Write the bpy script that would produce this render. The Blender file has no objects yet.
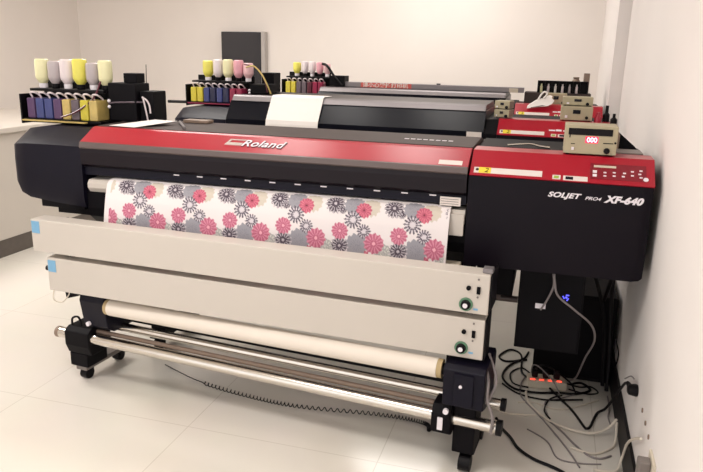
import bpy, bmesh, math, random
from mathutils import Vector, Matrix
random.seed(7)
PI = math.pi
SC = bpy.context.scene
C = SC.collection

# ------------------------------------------------------------ camera, world, lights, exposure
cam = bpy.data.cameras.new('camera')
cam_o = bpy.data.objects.new('camera', cam); C.objects.link(cam_o)
cam.sensor_width = 36.0
cam.lens = 676.0 / 703.0 * 36.0
cam.clip_start = 0.02
yaw, pitch, roll = 0.280359, 0.262203, 0.0228687
f = Vector((-math.sin(yaw)*math.cos(pitch), math.cos(yaw)*math.cos(pitch), -math.sin(pitch)))
r0 = Vector((math.cos(yaw), math.sin(yaw), 0)); u0 = r0.cross(f)
rr = math.cos(roll)*r0 + math.sin(roll)*u0
uu = -math.sin(roll)*r0 + math.cos(roll)*u0
m4 = Matrix((rr, uu, -f)).transposed().to_4x4()
m4.translation = Vector((0.27493, -2.49346, 1.48743))
cam_o.matrix_world = m4
SC.camera = cam_o

world = bpy.data.worlds.new('world'); SC.world = world
world.use_nodes = True
bg = world.node_tree.nodes['Background']
bg.inputs[0].default_value = (1.0, 0.972, 0.955, 1); bg.inputs[1].default_value = 0.90

def area(name, loc, sx, sy, power, rot=(0, 0, 0), col=(1, 0.975, 0.95)):
    l = bpy.data.lights.new(name, 'AREA'); l.shape = 'RECTANGLE'; l.size = sx; l.size_y = sy
    l.energy = power; l.color = col
    o = bpy.data.objects.new(name, l); C.objects.link(o); o.location = loc; o.rotation_euler = rot
    return o
LAMPS = [(-1.2, -1.5, 1.2, 0.6, 18), (-0.55, 0.92, 0.40, 0.40, 3.6), (-1.42, 0.92, 0.40, 0.40, 3.6), (-0.8, 3.55, 1.2, 0.6, 12), (-2.6, 2.3, 1.2, 0.6, 15), (-4.0, 0.2, 1.2, 0.6, 30)]
for i, (x, y, sx, sy, pw) in enumerate(LAMPS):
    area('panel_light', (x, y, 2.77), sx*0.97, sy*0.97, pw)
SC.view_settings.view_transform = 'Standard'
SC.view_settings.look = 'None'
SC.view_settings.gamma = 1.0
SC.view_settings.use_curve_mapping = False
SC.view_settings.exposure = 0.80

# ------------------------------------------------------------ materials
def lin(c):
    c = c / 255.0
    return c / 12.92 if c <= 0.04045 else ((c + 0.055) / 1.055) ** 2.4
def rgb(r, g, b): return (lin(r), lin(g), lin(b), 1)
def mat(name, col, rough=0.5, metal=0.0, noise=0.0, scale=30, bump=0.0, coat=0.0, trans=0.0, emit=None, es=0.0, spec=0.5, stretch=None):
    m = bpy.data.materials.new(name); m.use_nodes = True
    nt = m.node_tree; b = nt.nodes['Principled BSDF']
    b.inputs['Base Color'].default_value = rgb(*col)
    b.inputs['Roughness'].default_value = rough; b.inputs['Metallic'].default_value = metal
    b.inputs['Specular IOR Level'].default_value = spec
    b.inputs['Coat Weight'].default_value = coat; b.inputs['Coat Roughness'].default_value = 0.3
    b.inputs['Transmission Weight'].default_value = trans
    if emit:
        b.inputs['Emission Color'].default_value = rgb(*emit); b.inputs['Emission Strength'].default_value = es
    tc = nt.nodes.new('ShaderNodeTexCoord'); mp = nt.nodes.new('ShaderNodeMapping')
    if stretch: mp.inputs['Scale'].default_value = stretch
    n = nt.nodes.new('ShaderNodeTexNoise'); n.inputs['Scale'].default_value = scale; n.inputs['Detail'].default_value = 3
    nt.links.new(tc.outputs['Object'], mp.inputs[0]); nt.links.new(mp.outputs[0], n.inputs['Vector'])
    if noise:
        mx = nt.nodes.new('ShaderNodeMix'); mx.data_type = 'RGBA'
        a = rgb(*[max(0, v * (1 - noise)) for v in col]); c2 = rgb(*[min(255, v * (1 + noise)) for v in col])
        mx.inputs[6].default_value = a; mx.inputs[7].default_value = c2
        nt.links.new(n.outputs['Fac'], mx.inputs[0]); nt.links.new(mx.outputs[2], b.inputs['Base Color'])
    if bump:
        bp = nt.nodes.new('ShaderNodeBump'); bp.inputs['Strength'].default_value = bump; bp.inputs['Distance'].default_value = 0.002
        nt.links.new(n.outputs['Fac'], bp.inputs['Height']); nt.links.new(bp.outputs[0], b.inputs['Normal'])
    return m
M = dict(
    wall=mat('wall_paint', (234, 226, 220), 0.75, noise=0.012, scale=3, bump=0.05),
    wallr=mat('wall_paint_right', (234, 228, 225), 0.7, noise=0.01, scale=3, bump=0.05),
    ceil=mat('ceiling_paint', (226, 220, 212), 0.8, noise=0.01, scale=4),
    bboard=mat('black_baseboard_tile', (12, 8, 12), 0.5, noise=0.1, spec=0.2),
    bboard_l=mat('dark_kick_board', (92, 84, 78), 0.4, noise=0.08),
    black=mat('black_plastic', (13, 7, 17), 0.45, noise=0.1, scale=60, bump=0.05, spec=0.16),
    lid=mat('black_lid_plastic', (22, 14, 21), 0.35, noise=0.08, scale=40, spec=0.22),
    window=mat('smoked_cover', (8, 9, 20), 0.3, noise=0.05, spec=0.2),
    deep=mat('matt_black', (6, 4, 9), 0.6, noise=0.1, spec=0.15),
    navy=mat('navy_black_plastic', (13, 11, 26), 0.45, noise=0.08, spec=0.2),
    red=mat('red_gloss', (164, 2, 34), 0.35, noise=0.02, spec=0.35, coat=0.35, scale=8),
    redp=mat('dark_red_panel', (128, 12, 34), 0.3, noise=0.02),
    grey=mat('grey_trim', (98, 86, 84), 0.38, noise=0.04, metal=0.3),
    dgrey=mat('dark_grey_top', (72, 62, 60), 0.6, noise=0.05, spec=0.15),
    mgrey=mat('mid_grey_plastic', (120, 112, 108), 0.45, noise=0.05),
    white=mat('white_enamel', (200, 192, 183), 0.38, noise=0.01, scale=6),
    cream=mat('cream_plastic', (206, 196, 178), 0.5, noise=0.02),
    paper=mat('white_paper', (236, 230, 226), 0.75, noise=0.01),
    rollp=mat('white_roll_paper', (226, 216, 204), 0.55, noise=0.01),
    kraft=mat('cardboard_core', (182, 160, 120), 0.8, noise=0.05),
    steel=mat('polished_steel', (214, 208, 200), 0.2, metal=1.0, noise=0.03, scale=20, stretch=(1, 20, 20)),
    alu=mat('brushed_aluminium', (136, 130, 132), 0.45, metal=0.5, noise=0.05, stretch=(1, 20, 20)),
    chrome=mat('chrome_lettering', (236, 226, 222), 0.15, metal=0.6, noise=0.01),
    lettershade=mat('lettering_shade', (74, 32, 40), 0.4, noise=0.02),  # shadow behind the maker's lettering, put in as colour
    print=mat('white_print', (232, 226, 232), 0.6, noise=0.01),
    label=mat('label_white', (222, 212, 206), 0.6, noise=0.02),
    yellowl=mat('label_yellow', (230, 208, 60), 0.6, noise=0.02),
    greenl=mat('label_green', (150, 175, 70), 0.6, noise=0.02),
    beige=mat('beige_instrument_case', (172, 162, 134), 0.5, noise=0.03),
    brown=mat('brown_grey_metal', (132, 112, 98), 0.5, noise=0.05),
    led=mat('red_led', (210, 20, 60), 0.4, emit=(230, 30, 70), es=1.0),
    digit=mat('led_digit', (255, 190, 200), 0.4, emit=(255, 190, 205), es=1.6),
    blueled=mat('blue_led', (80, 80, 255), 0.4, emit=(90, 90, 255), es=1.3),
    redled=mat('red_pilot', (255, 70, 50), 0.4, emit=(255, 80, 60), es=0.9),
    tape=mat('blue_tape', (120, 170, 205), 0.5, noise=0.06),
    green=mat('green_ring', (92, 132, 104), 0.4, noise=0.04),
    cordk=mat('black_rubber', (9, 6, 10), 0.5, noise=0.08, spec=0.2),
    cordg=mat('grey_cable_sheath', (132, 124, 124), 0.5, noise=0.05),
    cordw=mat('white_cable_sheath', (216, 206, 192), 0.5, noise=0.03),
    ylw=mat('yellow_ink_bottle', (222, 214, 96), 0.3, noise=0.04),
    pyl=mat('pale_yellow_bottle', (224, 220, 176), 0.35, noise=0.03),
    clr=mat('clear_white_bottle', (220, 208, 210), 0.3, noise=0.03),
    gbt=mat('grey_tinted_bottle', (178, 168, 170), 0.3, noise=0.03),
    pnk=mat('pink_bottle', (220, 160, 172), 0.3, noise=0.04),
    pnk2=mat('pale_pink_bottle', (226, 184, 188), 0.3, noise=0.04),
    tyl=mat('yellow_ink_tank', (200, 186, 60), 0.3, noise=0.08),
    tbl=mat('blue_ink_tank', (58, 66, 120), 0.3, noise=0.1),
    tnv=mat('navy_ink_tank', (30, 32, 66), 0.3, noise=0.1),
    tpu=mat('purple_ink_tank', (84, 58, 96), 0.3, noise=0.1),
    tma=mat('magenta_ink_tank', (140, 30, 66), 0.3, noise=0.1),
    tdr=mat('dark_red_ink_tank', (84, 20, 40), 0.3, noise=0.1),
    tst=mat('straw_ink_tank', (196, 172, 104), 0.35, noise=0.1),
    tgr=mat('grey_ink_tank', (96, 84, 92), 0.35, noise=0.1),
    bred=mat('red_bottle', (170, 26, 56), 0.35, noise=0.05),
    banner=mat('red_banner', (206, 92, 84), 0.6, noise=0.02),
    bezel=mat('silver_bezel', (176, 170, 166), 0.4, metal=0.3, noise=0.02),
    screen=mat('black_screen', (22, 22, 32), 0.18, noise=0.04),
    lamp=mat('lamp_diffuser', (255, 250, 240), 0.5, emit=(255, 246, 232), es=2.5),
)
# glazed floor tiles with thin joints
def floor_mat():
    m = bpy.data.materials.new('glazed_floor_tile'); m.use_nodes = True
    nt = m.node_tree; b = nt.nodes['Principled BSDF']
    tc = nt.nodes.new('ShaderNodeTexCoord'); mp = nt.nodes.new('ShaderNodeMapping')
    mp.inputs['Location'].default_value = (0.235, 0.3, 0)
    br = nt.nodes.new('ShaderNodeTexBrick'); br.offset = 0.0
    br.inputs['Scale'].default_value = 1.0; br.inputs['Brick Width'].default_value = 0.8; br.inputs['Row Height'].default_value = 0.8
    br.inputs['Mortar Size'].default_value = 0.0018
    br.inputs['Color1'].default_value = rgb(226, 220, 211); br.inputs['Color2'].default_value = rgb(225, 218, 209)
    br.inputs['Mortar'].default_value = rgb(203, 195, 184)
    n = nt.nodes.new('ShaderNodeTexNoise'); n.inputs['Scale'].default_value = 2.5; n.inputs['Detail'].default_value = 5
    mx = nt.nodes.new('ShaderNodeMix'); mx.data_type = 'RGBA'; mx.blend_type = 'MULTIPLY'; mx.inputs[0].default_value = 0.08
    nt.links.new(tc.outputs['Object'], mp.inputs[0]); nt.links.new(mp.outputs[0], br.inputs['Vector'])
    nt.links.new(mp.outputs[0], n.inputs['Vector'])
    nt.links.new(br.outputs['Color'], mx.inputs[6]); nt.links.new(n.outputs['Color'], mx.inputs[7])
    nt.links.new(mx.outputs[2], b.inputs['Base Color'])
    b.inputs['Roughness'].default_value = 0.16
    return m
M['floor'] = floor_mat()
def print_mat():
    m = bpy.data.materials.new('floral_print'); m.use_nodes = True
    nt = m.node_tree; b = nt.nodes['Principled BSDF']
    a = nt.nodes.new('ShaderNodeAttribute'); a.attribute_name = 'floral'
    nt.links.new(a.outputs['Color'], b.inputs['Base Color']); b.inputs['Roughness'].default_value = 0.6
    return m
M['floral'] = print_mat()

# ------------------------------------------------------------ builders
def root_matrix(o):
    m = Matrix.Identity(4)
    while o is not None:
        m = (Matrix.Translation(o.location) @ o.rotation_euler.to_matrix().to_4x4()) @ m
        o = o.parent
    return m
def thing(name, label, cat, loc=(0, 0, 0), rz=0.0, group=None):
    o = bpy.data.objects.new(name, None); C.objects.link(o)
    o.empty_display_size = 0.05
    o.location = loc; o.rotation_euler = (0, 0, rz)
    o['label'] = label; o['category'] = cat
    if group: o['group'] = group
    return o
def tag(o, label, cat, group=None):
    o['label'] = label; o['category'] = cat
    if group: o['group'] = group
    return o
def lab(o, label): o['label'] = label; return o
class MB:
    """collects shapes in a frame (T = transform into world)"""
    def __init__(s, T=None): s.bm = bmesh.new(); s.T = T or Matrix.Identity(4)
    def _fin(s, verts, X=None):
        if X is not None:
            for v in verts: v.co = X @ v.co
    def box(s, x0, x1, y0, y1, z0, z1, bev=0.0, X=None, seg=2):
        r = bmesh.ops.create_cube(s.bm, size=1)
        vs = r['verts']
        for v in vs:
            v.co = Vector(((x0+x1)/2 + v.co.x*(x1-x0), (y0+y1)/2 + v.co.y*(y1-y0), (z0+z1)/2 + v.co.z*(z1-z0)))
        if bev > 0:
            bev = min(bev, 0.45*min(abs(x1-x0), abs(y1-y0), abs(z1-z0)))
            es = list({e for v in vs for e in v.link_edges})
            g = bmesh.ops.bevel(s.bm, geom=es, offset=bev, segments=seg, affect='EDGES', profile=0.6)
            vs = list({v for fc in g['faces'] for v in fc.verts} | {v for v in vs if v.is_valid})
        s._fin(vs, X); return s
    def cyl(s, p0, p1, r, r2=None, n=20, cap=True, X=None):
        p0 = Vector(p0); p1 = Vector(p1); d = p1 - p0
        g = bmesh.ops.create_cone(s.bm, cap_ends=cap, segments=n, radius1=r, radius2=r if r2 is None else r2, depth=d.length)
        q = d.to_track_quat('Z', 'Y').to_matrix().to_4x4()
        X2 = Matrix.Translation((p0+p1)/2) @ q
        for v in g['verts']: v.co = X2 @ v.co
        s._fin(g['verts'], X); return s
    def lathe(s, prof, base, n=16, X=None):
        rings = []
        base = Vector(base)
        for (r, z) in prof:
            rings.append([s.bm.verts.new(base + Vector((r*math.cos(2*PI*k/n), r*math.sin(2*PI*k/n), z))) for k in range(n)])
        for a, b in zip(rings, rings[1:]):
            for k in range(n): s.bm.faces.new((a[k], a[(k+1) % n], b[(k+1) % n], b[k]))
        s.bm.faces.new(rings[0][::-1]); s.bm.faces.new(rings[-1])
        s._fin([v for r in rings for v in r], X); return s
    def loft(s, sections, X=None):
        """sections: list of closed loops of 3D points, same count"""
        R = [[s.bm.verts.new(Vector(p)) for p in sec] for sec in sections]
        n = len(R[0])
        for a, b in zip(R, R[1:]):
            for k in range(n): s.bm.faces.new((a[k], a[(k+1) % n], b[(k+1) % n], b[k]))
        s.bm.faces.new(R[0][::-1]); s.bm.faces.new(R[-1])
        s._fin([v for r in R for v in r], X); return s
    def prism(s, prof, x0, x1, X=None):  # prof list of (y,z)
        return s.loft([[(x0, y, z) for y, z in prof], [(x1, y, z) for y, z in prof]], X)
    def prism_y(s, prof, y0, y1, X=None):  # prof list of (x,z)
        return s.loft([[(x, y0, z) for x, z in prof], [(x, y1, z) for x, z in prof]], X)
    def tube(s, pts, r, n=8, smooth=True, X=None, sub=5):
        P = [Vector(p) for p in pts]
        if smooth and len(P) > 2:
            Q = []
            for i in range(len(P)-1):
                a = P[max(i-1, 0)]; b = P[i]; c = P[i+1]; d = P[min(i+2, len(P)-1)]
                for k in range(sub):
                    t = k/sub
                    Q.append(0.5*((2*b) + (c-a)*t + (2*a-5*b+4*c-d)*t*t + (3*b-a-3*c+d)*t**3))
            Q.append(P[-1]); P = Q
        rings = []; up = Vector((0, 0, 1)); pt = None
        for i, p in enumerate(P):
            t = (P[min(i+1, len(P)-1)] - P[max(i-1, 0)]).normalized()
            if pt is None:
                a = t.cross(up)
                if a.length < 0.1: a = t.cross(Vector((1, 0, 0)))
                a.normalize()
            else:
                a = (a - t*a.dot(t))
                if a.length < 1e-4: a = t.cross(up)
                a.normalize()
            b = t.cross(a); pt = t
            rings.append([s.bm.verts.new(p + r*(math.cos(2*PI*k/n)*a + math.sin(2*PI*k/n)*b)) for k in range(n)])
        for A, B in zip(rings, rings[1:]):
            for k in range(n): s.bm.faces.new((A[k], A[(k+1) % n], B[(k+1) % n], B[k]))
        s.bm.faces.new(rings[0][::-1]); s.bm.faces.new(rings[-1])
        s._fin([v for q in rings for v in q], X); return s
    def sphere(s, c, r, X=None):
        g = bmesh.ops.create_uvsphere(s.bm, u_segments=14, v_segments=8, radius=r)
        for v in g['verts']: v.co = v.co + Vector(c)
        s._fin(g['verts'], X); return s
    def build(s, name, m, parent=None, smooth=False, bevel=0.0, struct=False):
        bmesh.ops.recalc_face_normals(s.bm, faces=s.bm.faces)
        me = bpy.data.meshes.new(name)
        o = bpy.data.objects.new(name, me); C.objects.link(o)
        if parent is not None:
            inv = root_matrix(parent).inverted() @ s.T
            o.parent = parent
        else:
            inv = s.T.copy()
            cs = [s.T @ v.co for v in s.bm.verts]
            if not struct:
                b = Vector(((min(v.x for v in cs)+max(v.x for v in cs))/2, (min(v.y for v in cs)+max(v.y for v in cs))/2, min(v.z for v in cs)))
                o.location = b; inv = Matrix.Translation(-b) @ inv
        for v in s.bm.verts: v.co = inv @ v.co
        if smooth:
            for fc in s.bm.faces: fc.smooth = True
        s.bm.to_mesh(me); s.bm.free()
        me.materials.append(m if not isinstance(m, str) else M[m])
        if smooth:
            try: me.set_sharp_from_angle(angle=math.radians(40))
            except Exception: pass
        if bevel:
            bv = o.modifiers.new('bevel', 'BEVEL'); bv.width = bevel; bv.segments = 2; bv.limit_method = 'ANGLE'; bv.angle_limit = math.radians(25)
        if struct: o['kind'] = 'structure'
        return o
def text(name, body, size, m, parent, X, ext=0.0006, offset=0.0, shear=0.0, sx=1.0, space=1.0, T=None):
    cu = bpy.data.curves.new(name, 'FONT'); cu.body = body; cu.size = size; cu.extrude = ext; cu.offset = offset
    cu.shear = shear; cu.space_character = space; cu.align_x = 'LEFT'
    t = bpy.data.objects.new('tmp', cu); C.objects.link(t)
    dg = bpy.context.evaluated_depsgraph_get(); dg.update()
    me = bpy.data.meshes.new_from_object(t.evaluated_get(dg))
    bpy.data.objects.remove(t)
    me.name = name
    o = bpy.data.objects.new(name, me); C.objects.link(o)
    me.transform(Matrix.Diagonal((sx, 1, 1, 1)))
    W = (T or Matrix.Identity(4)) @ X
    if parent is not None:
        o.parent = parent; W = root_matrix(parent).inverted() @ W
    me.transform(W)
    me.materials.clear(); me.materials.append(M[m])
    return o
def face_xf(origin, xdir, ydir):
    x = Vector(xdir).normalized(); y = Vector(ydir).normalized(); z = x.cross(y)
    m = Matrix((x, y, z)).transposed().to_4x4(); m.translation = Vector(origin); return m

# ------------------------------------------------------------ the room
WX = 0.668          # right wall
WL = -5.19          # left wall
WB = 4.62           # back wall
MB().box(WL-0.2, 1.3, -5.0, WB+0.2, -0.1, 0).build('floor', 'floor', struct=True)
MB().box(WL-0.2, 1.3, -3.6, WB+0.2, 2.8, 2.9).build('ceiling', 'ceil', struct=True)
MB().box(WL-0.2, 1.3, WB, WB+0.15, 0, 2.8).build('wall_back', 'wall', struct=True)
MB().box(WL-0.2, WL, -5.0, WB, 0, 2.8).build('wall_left', 'wall', struct=True)
w = MB()   # right wall: near length, a shallow recess, then the far length
w.box(WX, 1.2, -3.2, 1.47, 0, 2.8)
w.box(WX+0.085, 1.2, 1.47, 2.95, 0, 2.8)
w.box(WX+0.0, 1.2, 2.95, WB, 0, 2.8)
w.build('wall_right', 'wallr', struct=True)
b = MB(); b.box(WX-0.012, WX, -3.2, 1.47, 0, 0.14, 0.003); b.box(WX+0.073, WX+0.085, 1.47, 2.95, 0, 0.14, 0.003); b.box(WX-0.012, WX, 2.95, WB, 0, 0.14, 0.003)
b.build('baseboard_right', 'bboard', struct=True)
MB().box(WL, WX-0.02, WB-0.012, WB, 0, 0.14, 0.003).build('baseboard_back', 'bboard', struct=True)
LN = ('large ceiling light over the floor in front of the nearest printer', 'small square ceiling light closer to the right wall', 'small square ceiling light left of the other small one',
      'ceiling light above the rearmost printer', 'ceiling light above the space left of the middle printer', 'ceiling light above the white counter')
for (x, y, sx, sy, pw), ln in zip(LAMPS, LN):
    t = thing('ceiling_light', ln, 'ceiling light', (x, y, 2.778), 0, 'ceiling lights')
    MB().box(x-sx/2-0.02, x+sx/2+0.02, y-sy/2-0.02, y+sy/2+0.02, 2.787, 2.8).build('frame', 'bezel', t)
    MB().box(x-sx/2, x+sx/2, y-sy/2, y+sy/2, 2.778, 2.7865).build('diffuser', 'lamp', t)

# low white counter on the left
t = thing('counter', 'long low white counter with dark kick board left of the printers', 'counter', (-4.3, 0.6, 0))
MB().box(WL+0.01, -3.46, -1.6, 2.7, 0.13, 0.89, 0.004).build('cabinet_body', 'white', t)
MB().box(WL+0.01, -3.43, -1.62, 2.72, 0.892, 0.93, 0.006).build('worktop', 'white', t)
MB().box(WL+0.01, -3.47, -1.58, 2.68, 0.0, 0.128).build('kick_board', 'bboard_l', t)

t = thing('marker_tube', 'small white tube with green cap on the white counter', 'tube', (-3.56, 1.43, 0.931))
MB().cyl((-3.60, 1.42, 0.944), (-3.50, 1.47, 0.944), 0.012, n=14).build('barrel', 'print', t, smooth=True)
MB().cyl((-3.66, 1.39, 0.944), (-3.6005, 1.4198, 0.944), 0.013, n=14).build('cap', 'green', t, smooth=True)
# ------------------------------------------------------------ printers
def printer(name, label, ox, oy, front):
    T = Matrix.Translation((ox, oy, 0))
    t = thing(name, label, 'printer', (ox, oy, 0), 0, 'large format printers standing in three rows')
    B = lambda: MB(T)
    # right cover: black box with slanted red top
    zt = 1.145
    def sec(x, yb, zb, yf=0.0, k=0.0):
        return [(x, yf, 0.722+zb), (x, yf-0.006, 0.80+zb), (x, yf-0.006, 0.98), (x, yf, 1.066-k), (x, yf+0.085, 1.135-k), (x, 0.60, 1.135-k), (x, 0.74, 1.03), (x, 0.76, 0.722), (x, 0.10, 0.712)]
    B().loft([sec(0.004, 0, 0), sec(0.60, 0, 0), sec(0.628, 0, 0.004, 0.004, 0.002), sec(0.640, 0, 0.012, 0.014, 0.008)]).build('right_cover', 'black', t, smooth=True)
    rp = B().loft([[(x, -0.004+d, 1.070), (x, 0.100, 1.1500), (x, 0.205, 1.1515), (x, 0.205, 1.1365), (x, 0.086, 1.1365), (x, 0.002, 1.066)] for x, d in ((0.004, 0), (0.62, 0), (0.640, 0.004))]).build('red_top_panel', 'red', t)
    lab(rp, 'glossy red sloping top of the right cover')
    B().box(0.004, 0.62, 0.206, 0.59, 1.136, 1.141, 0.002).build('cover_top', 'deep', t)
    # panel plane: from (y0,z1.07) to (y.1,z1.1505)
    ang = math.atan2(0.0805, 0.104)
    def PX(x, s, lift=0.0015):   # point on slanted panel, s metres up the slope
        return (x, -0.004 + s*math.cos(ang) - lift*math.sin(ang), 1.070 + s*math.sin(ang) + lift*math.cos(ang))
    XF = lambda x, s, lift=0.0015: face_xf(PX(x, s, lift), (1, 0, 0), (0, math.cos(ang), math.sin(ang)))
    def plate(x0, x1, s0, s1, th=0.0012, lift=0.0):
        m = MB(T); m.box(0, x1-x0, 0, s1-s0, 0, th, X=XF(x0, s0, lift)); return m
    wl = plate(0.018, 0.262, 0.012, 0.040).build('warning_label', 'label', t)
    MB(T).box(0.018, 0.062, 0, 0.028, 0, 0.0006, X=XF(0.018, 0.012, 0.0012)).build('yellow_field', 'yellowl', wl)
    text('label_number', '2', 0.030, 'deep', wl, XF(0.056, 0.016, 0.0022), 0.0003, T=T, shear=0.2)
    MB(T).cyl((0.012, 0.016, 0.0012), (0.012, 0.016, 0.0022), 0.006, n=10, X=XF(0.018, 0.012, 0)).build('symbol', 'deep', wl)
    g = plate(0.298, 0.326, 0.006, 0.026).build('small_label', 'label', t)
    MB(T).box(0.005, 0.022, 0.004, 0.016, 0, 0.0005, X=XF(0.298, 0.006, 0.0012)).build('green_field', 'greenl', g)
    g = plate(0.335, 0.418, 0.004, 0.026).build('safety_label', 'label', t)
    MB(T).box(0.008, 0.034, 0.004, 0.018, 0, 0.0005, X=XF(0.335, 0.004, 0.0012)).build('pictogram', 'navy', g)
    if front:
        cp = plate(0.425, 0.612, 0.020, 0.096).build('control_panel', 'redp', t)
        MB(T).box(0, 0.075, 0, 0.010, 0, 0.001, X=XF(0.437, 0.076, 0.0012)).build('display', 'yellowl' if False else 'cream', cp)
        btn = [(0.441, 0.054), (0.441, 0.036), (0.475, 0.052), (0.475, 0.036), (0.506, 0.054), (0.506, 0.038), (0.540, 0.054), (0.536, 0.038), (0.566, 0.064), (0.566, 0.045), (0.594, 0.070), (0.590, 0.054), (0.594, 0.038)]
        for i, (bx, s) in enumerate(btn):
            m = MB(T); m.box(-0.005, 0.005, -0.003, 0.003, 0, 0.002, 0.0008, X=XF(bx, s, 0.0012)) if i > 1 else m.box(-0.007, 0.007, -0.006, 0.006, 0, 0.002, 0.0008, X=XF(bx, s, 0.0012))
            m.build('button', 'print', cp)
        o = MB(T).lathe([(0.009, 0), (0.008, 0.003)], (0, 0, 0), 14, X=XF(0.618-0.008, 0.030, 0.0012)).build('button', 'print', cp)
        lab(o, 'round white button')
    # lettering on front face
    text('lettering', 'SOLJET', 0.025, 'print', t, face_xf((0.288, -0.0074, 1.012), (1, 0, -0.012), (0, 0, 1)), 0.0004, 0.0009, 0.3, 1.34, 1.04, T)
    text('lettering', 'PRO4', 0.016, 'print', t, face_xf((0.415, -0.0074, 1.010), (1, 0, -0.012), (0, 0, 1)), 0.0004, 0.0003, 0.35, 1.35, 1.0, T)
    text('lettering', 'XF-640', 0.033, 'print', t, face_xf((0.484, -0.0074, 1.006), (1, 0, -0.012), (0, 0, 1)), 0.0004, 0.0018, 0.3, 1.16, 1.05, T)
    # left cover, rounded outer end with stepped underside
    def ls(x, zb, yf, zt2):
        return [(x, yf+0.012, zb), (x, yf, zb+0.03), (x, yf, 1.0), (x, yf+0.004, zt2-0.035), (x, yf+0.11, zt2+0.026), (x, 0.60, zt2+0.026), (x, 0.74, 1.02), (x, 0.76, zb+0.01), (x, 0.3, zb)]
    B().loft([ls(-1.682, 0.800, 0, 1.108), ls(-1.86, 0.812, 0, 1.108), ls(-1.98, 0.826, 0.0, 1.107), ls(-2.03, 0.845, 0.006, 1.102), ls(-2.053, 0.865, 0.020, 1.096), ls(-2.062, 0.90, 0.034, 1.09)]).build('left_cover', 'navy', t, smooth=True)
    st = B(); st.box(-1.93, -1.70, 0.02, 0.55, 0.785, 0.82, 0.004); st.box(-1.86, -1.66, 0.04, 0.5, 0.757, 0.788, 0.004)
    st.build('lower_step', 'deep', t)
    # centre body and feed bed
    B().prism([(0.03, 0.76), (0.02, 0.80), (0.02, 0.87), (0.125, 0.89), (0.66, 0.955), (0.72, 0.80), (0.60, 0.70), (0.10, 0.70)], -1.681, 0.003).build('body', 'deep', t)
    pl = B().prism([(0.014, 0.875), (0.0, 0.895), (0.0, 0.915), (0.012, 0.930), (0.12, 0.938), (0.12, 0.90)], -1.66, -0.002)
    pl.build('platen', 'white', t, bevel=0.002)
    # bed cover behind slot
    B().box(-1.681, 0.003, 0.125, 0.70, 0.956, 1.06, 0.004).build('carriage_rail', 'deep', t)
    if front:
        B().prism([(-0.002, 1.068), (-0.006, 1.05), (-0.004, 1.000), (0.016, 0.986), (0.030, 0.990), (0.030, 1.062), (0.12, 1.062), (0.72, 1.062), (0.70, 1.10), (0.60, 1.134), (0.13, 1.136), (0.02, 1.078)], -1.681, -0.003).build('front_cover', 'lid', t)
        B().prism([(-0.0065, 1.0685), (-0.010, 1.074), (-0.006, 1.094), (0.0, 1.0965), (0.012, 1.088), (0.005, 1.0705)], -1.681, -0.003).build('grey_edge', 'grey', t)
        ro = B().prism([(0.0005, 1.0970), (0.094, 1.1480), (0.110, 1.153), (0.120, 1.150), (0.120, 1.1375), (0.110, 1.1345), (0.0125, 1.0885)], -1.681, -0.003).build('red_lid', 'red', t)
        lab(ro, 'long glossy red strip across the lid')
        B().prism([(0.1305, 1.1365), (0.1305, 1.154), (0.46, 1.157), (0.58, 1.136)], -1.681, -0.003).build('lid_top', 'dgrey', t, bevel=0.002)
        a2 = math.atan2(0.0510, 0.0935)
        def QX(x, s, l=0.001): return (x, 0.0005 + s*math.cos(a2) - l*math.sin(a2), 1.0970 + s*math.sin(a2) + l*math.cos(a2))
        QF = lambda x, s, l=0.001: face_xf(QX(x, s, l), (1, 0, 0), (0, math.cos(a2), math.sin(a2)))
        q = B(); q.box(0, 0.088, 0, 0.026, 0, 0.001, X=QF(-0.114, 0.006, 0.0002)); q.build('small_label', 'label', t)
        # chrome emblem and maker's lettering
        em = B()
        def para(x0, x1, s0, s1, sk=0.35):
            em.loft([[QX(x0+sk*s0, s0, l), QX(x1+sk*s0, s0, l), QX(x1+sk*s1, s1, l), QX(x0+sk*s1, s1, l)] for l in (0.0, 0.003)])
        para(-1.022, -0.948, 0.040, 0.058); para(-1.022, -0.948, 0.075, 0.081); para(-1.022, -1.012, 0.0582, 0.0748)
        em.build('emblem', 'chrome', t)
        text('lettering_shadow', 'Roland', 0.060, 'lettershade', t, QF(-0.933, 0.035, 0.0010), 0.0006, 0.0010, 0.32, 1.04, 1.04, T)  # dark shifted copy painted in as the shadow of the letters
        text('lettering', 'Roland', 0.060, 'print', t, QF(-0.935, 0.038, 0.0030), 0.0008, 0.0004, 0.32, 1.04, 1.04, T)
        # small white alignment marks under the lid
        for k in range(11):
            x = -1.225 + k*0.1095
            mk = B(); mk.box(x-0.013, x+0.013, 0.0155, 0.0173, 0.976, 0.981); mk.build('feed_mark', 'print', t)
        B().prism([(0.0175, 0.950), (0.0175, 0.9845), (0.06, 0.989), (0.06, 0.955)], -1.681, -0.003).build('inner_guard', 'navy', t)
        q = B(); q.box(-0.103, -0.022, -0.0100, -0.0050, 0.0, 0.0, 0) if False else None
        nl = MB(T); nl.box(-0.100, -0.022, 0.006, 0.009, 0.945, 0.978); nl.build('size_label', 'label', t)
        ln = MB(T)
        for k in range(3): ln.box(-0.096, -0.030, 0.0052, 0.006, 0.951+k*0.009, 0.953+k*0.009)
        ln.build('size_label_print', 'mgrey', t)
        # small lettering on the grey top near the seam
        q = MB(T)
        for k in range(8): q.box(-0.30+k*0.026, -0.30+k*0.026+0.018, 0.262, 0.276, 1.1556, 1.1568)
        q.build('row_of_marks', 'print', t)
        B().box(-0.058, -0.004, -0.012, 0.0, 0.835, 0.918, 0.002).build('white_edge_guide', 'white', t)
        B().box(-0.075, -0.006, -0.03, 0.02, 0.700, 0.728, 0.004).build('media_clamp', 'cream', t)
    else:
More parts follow.
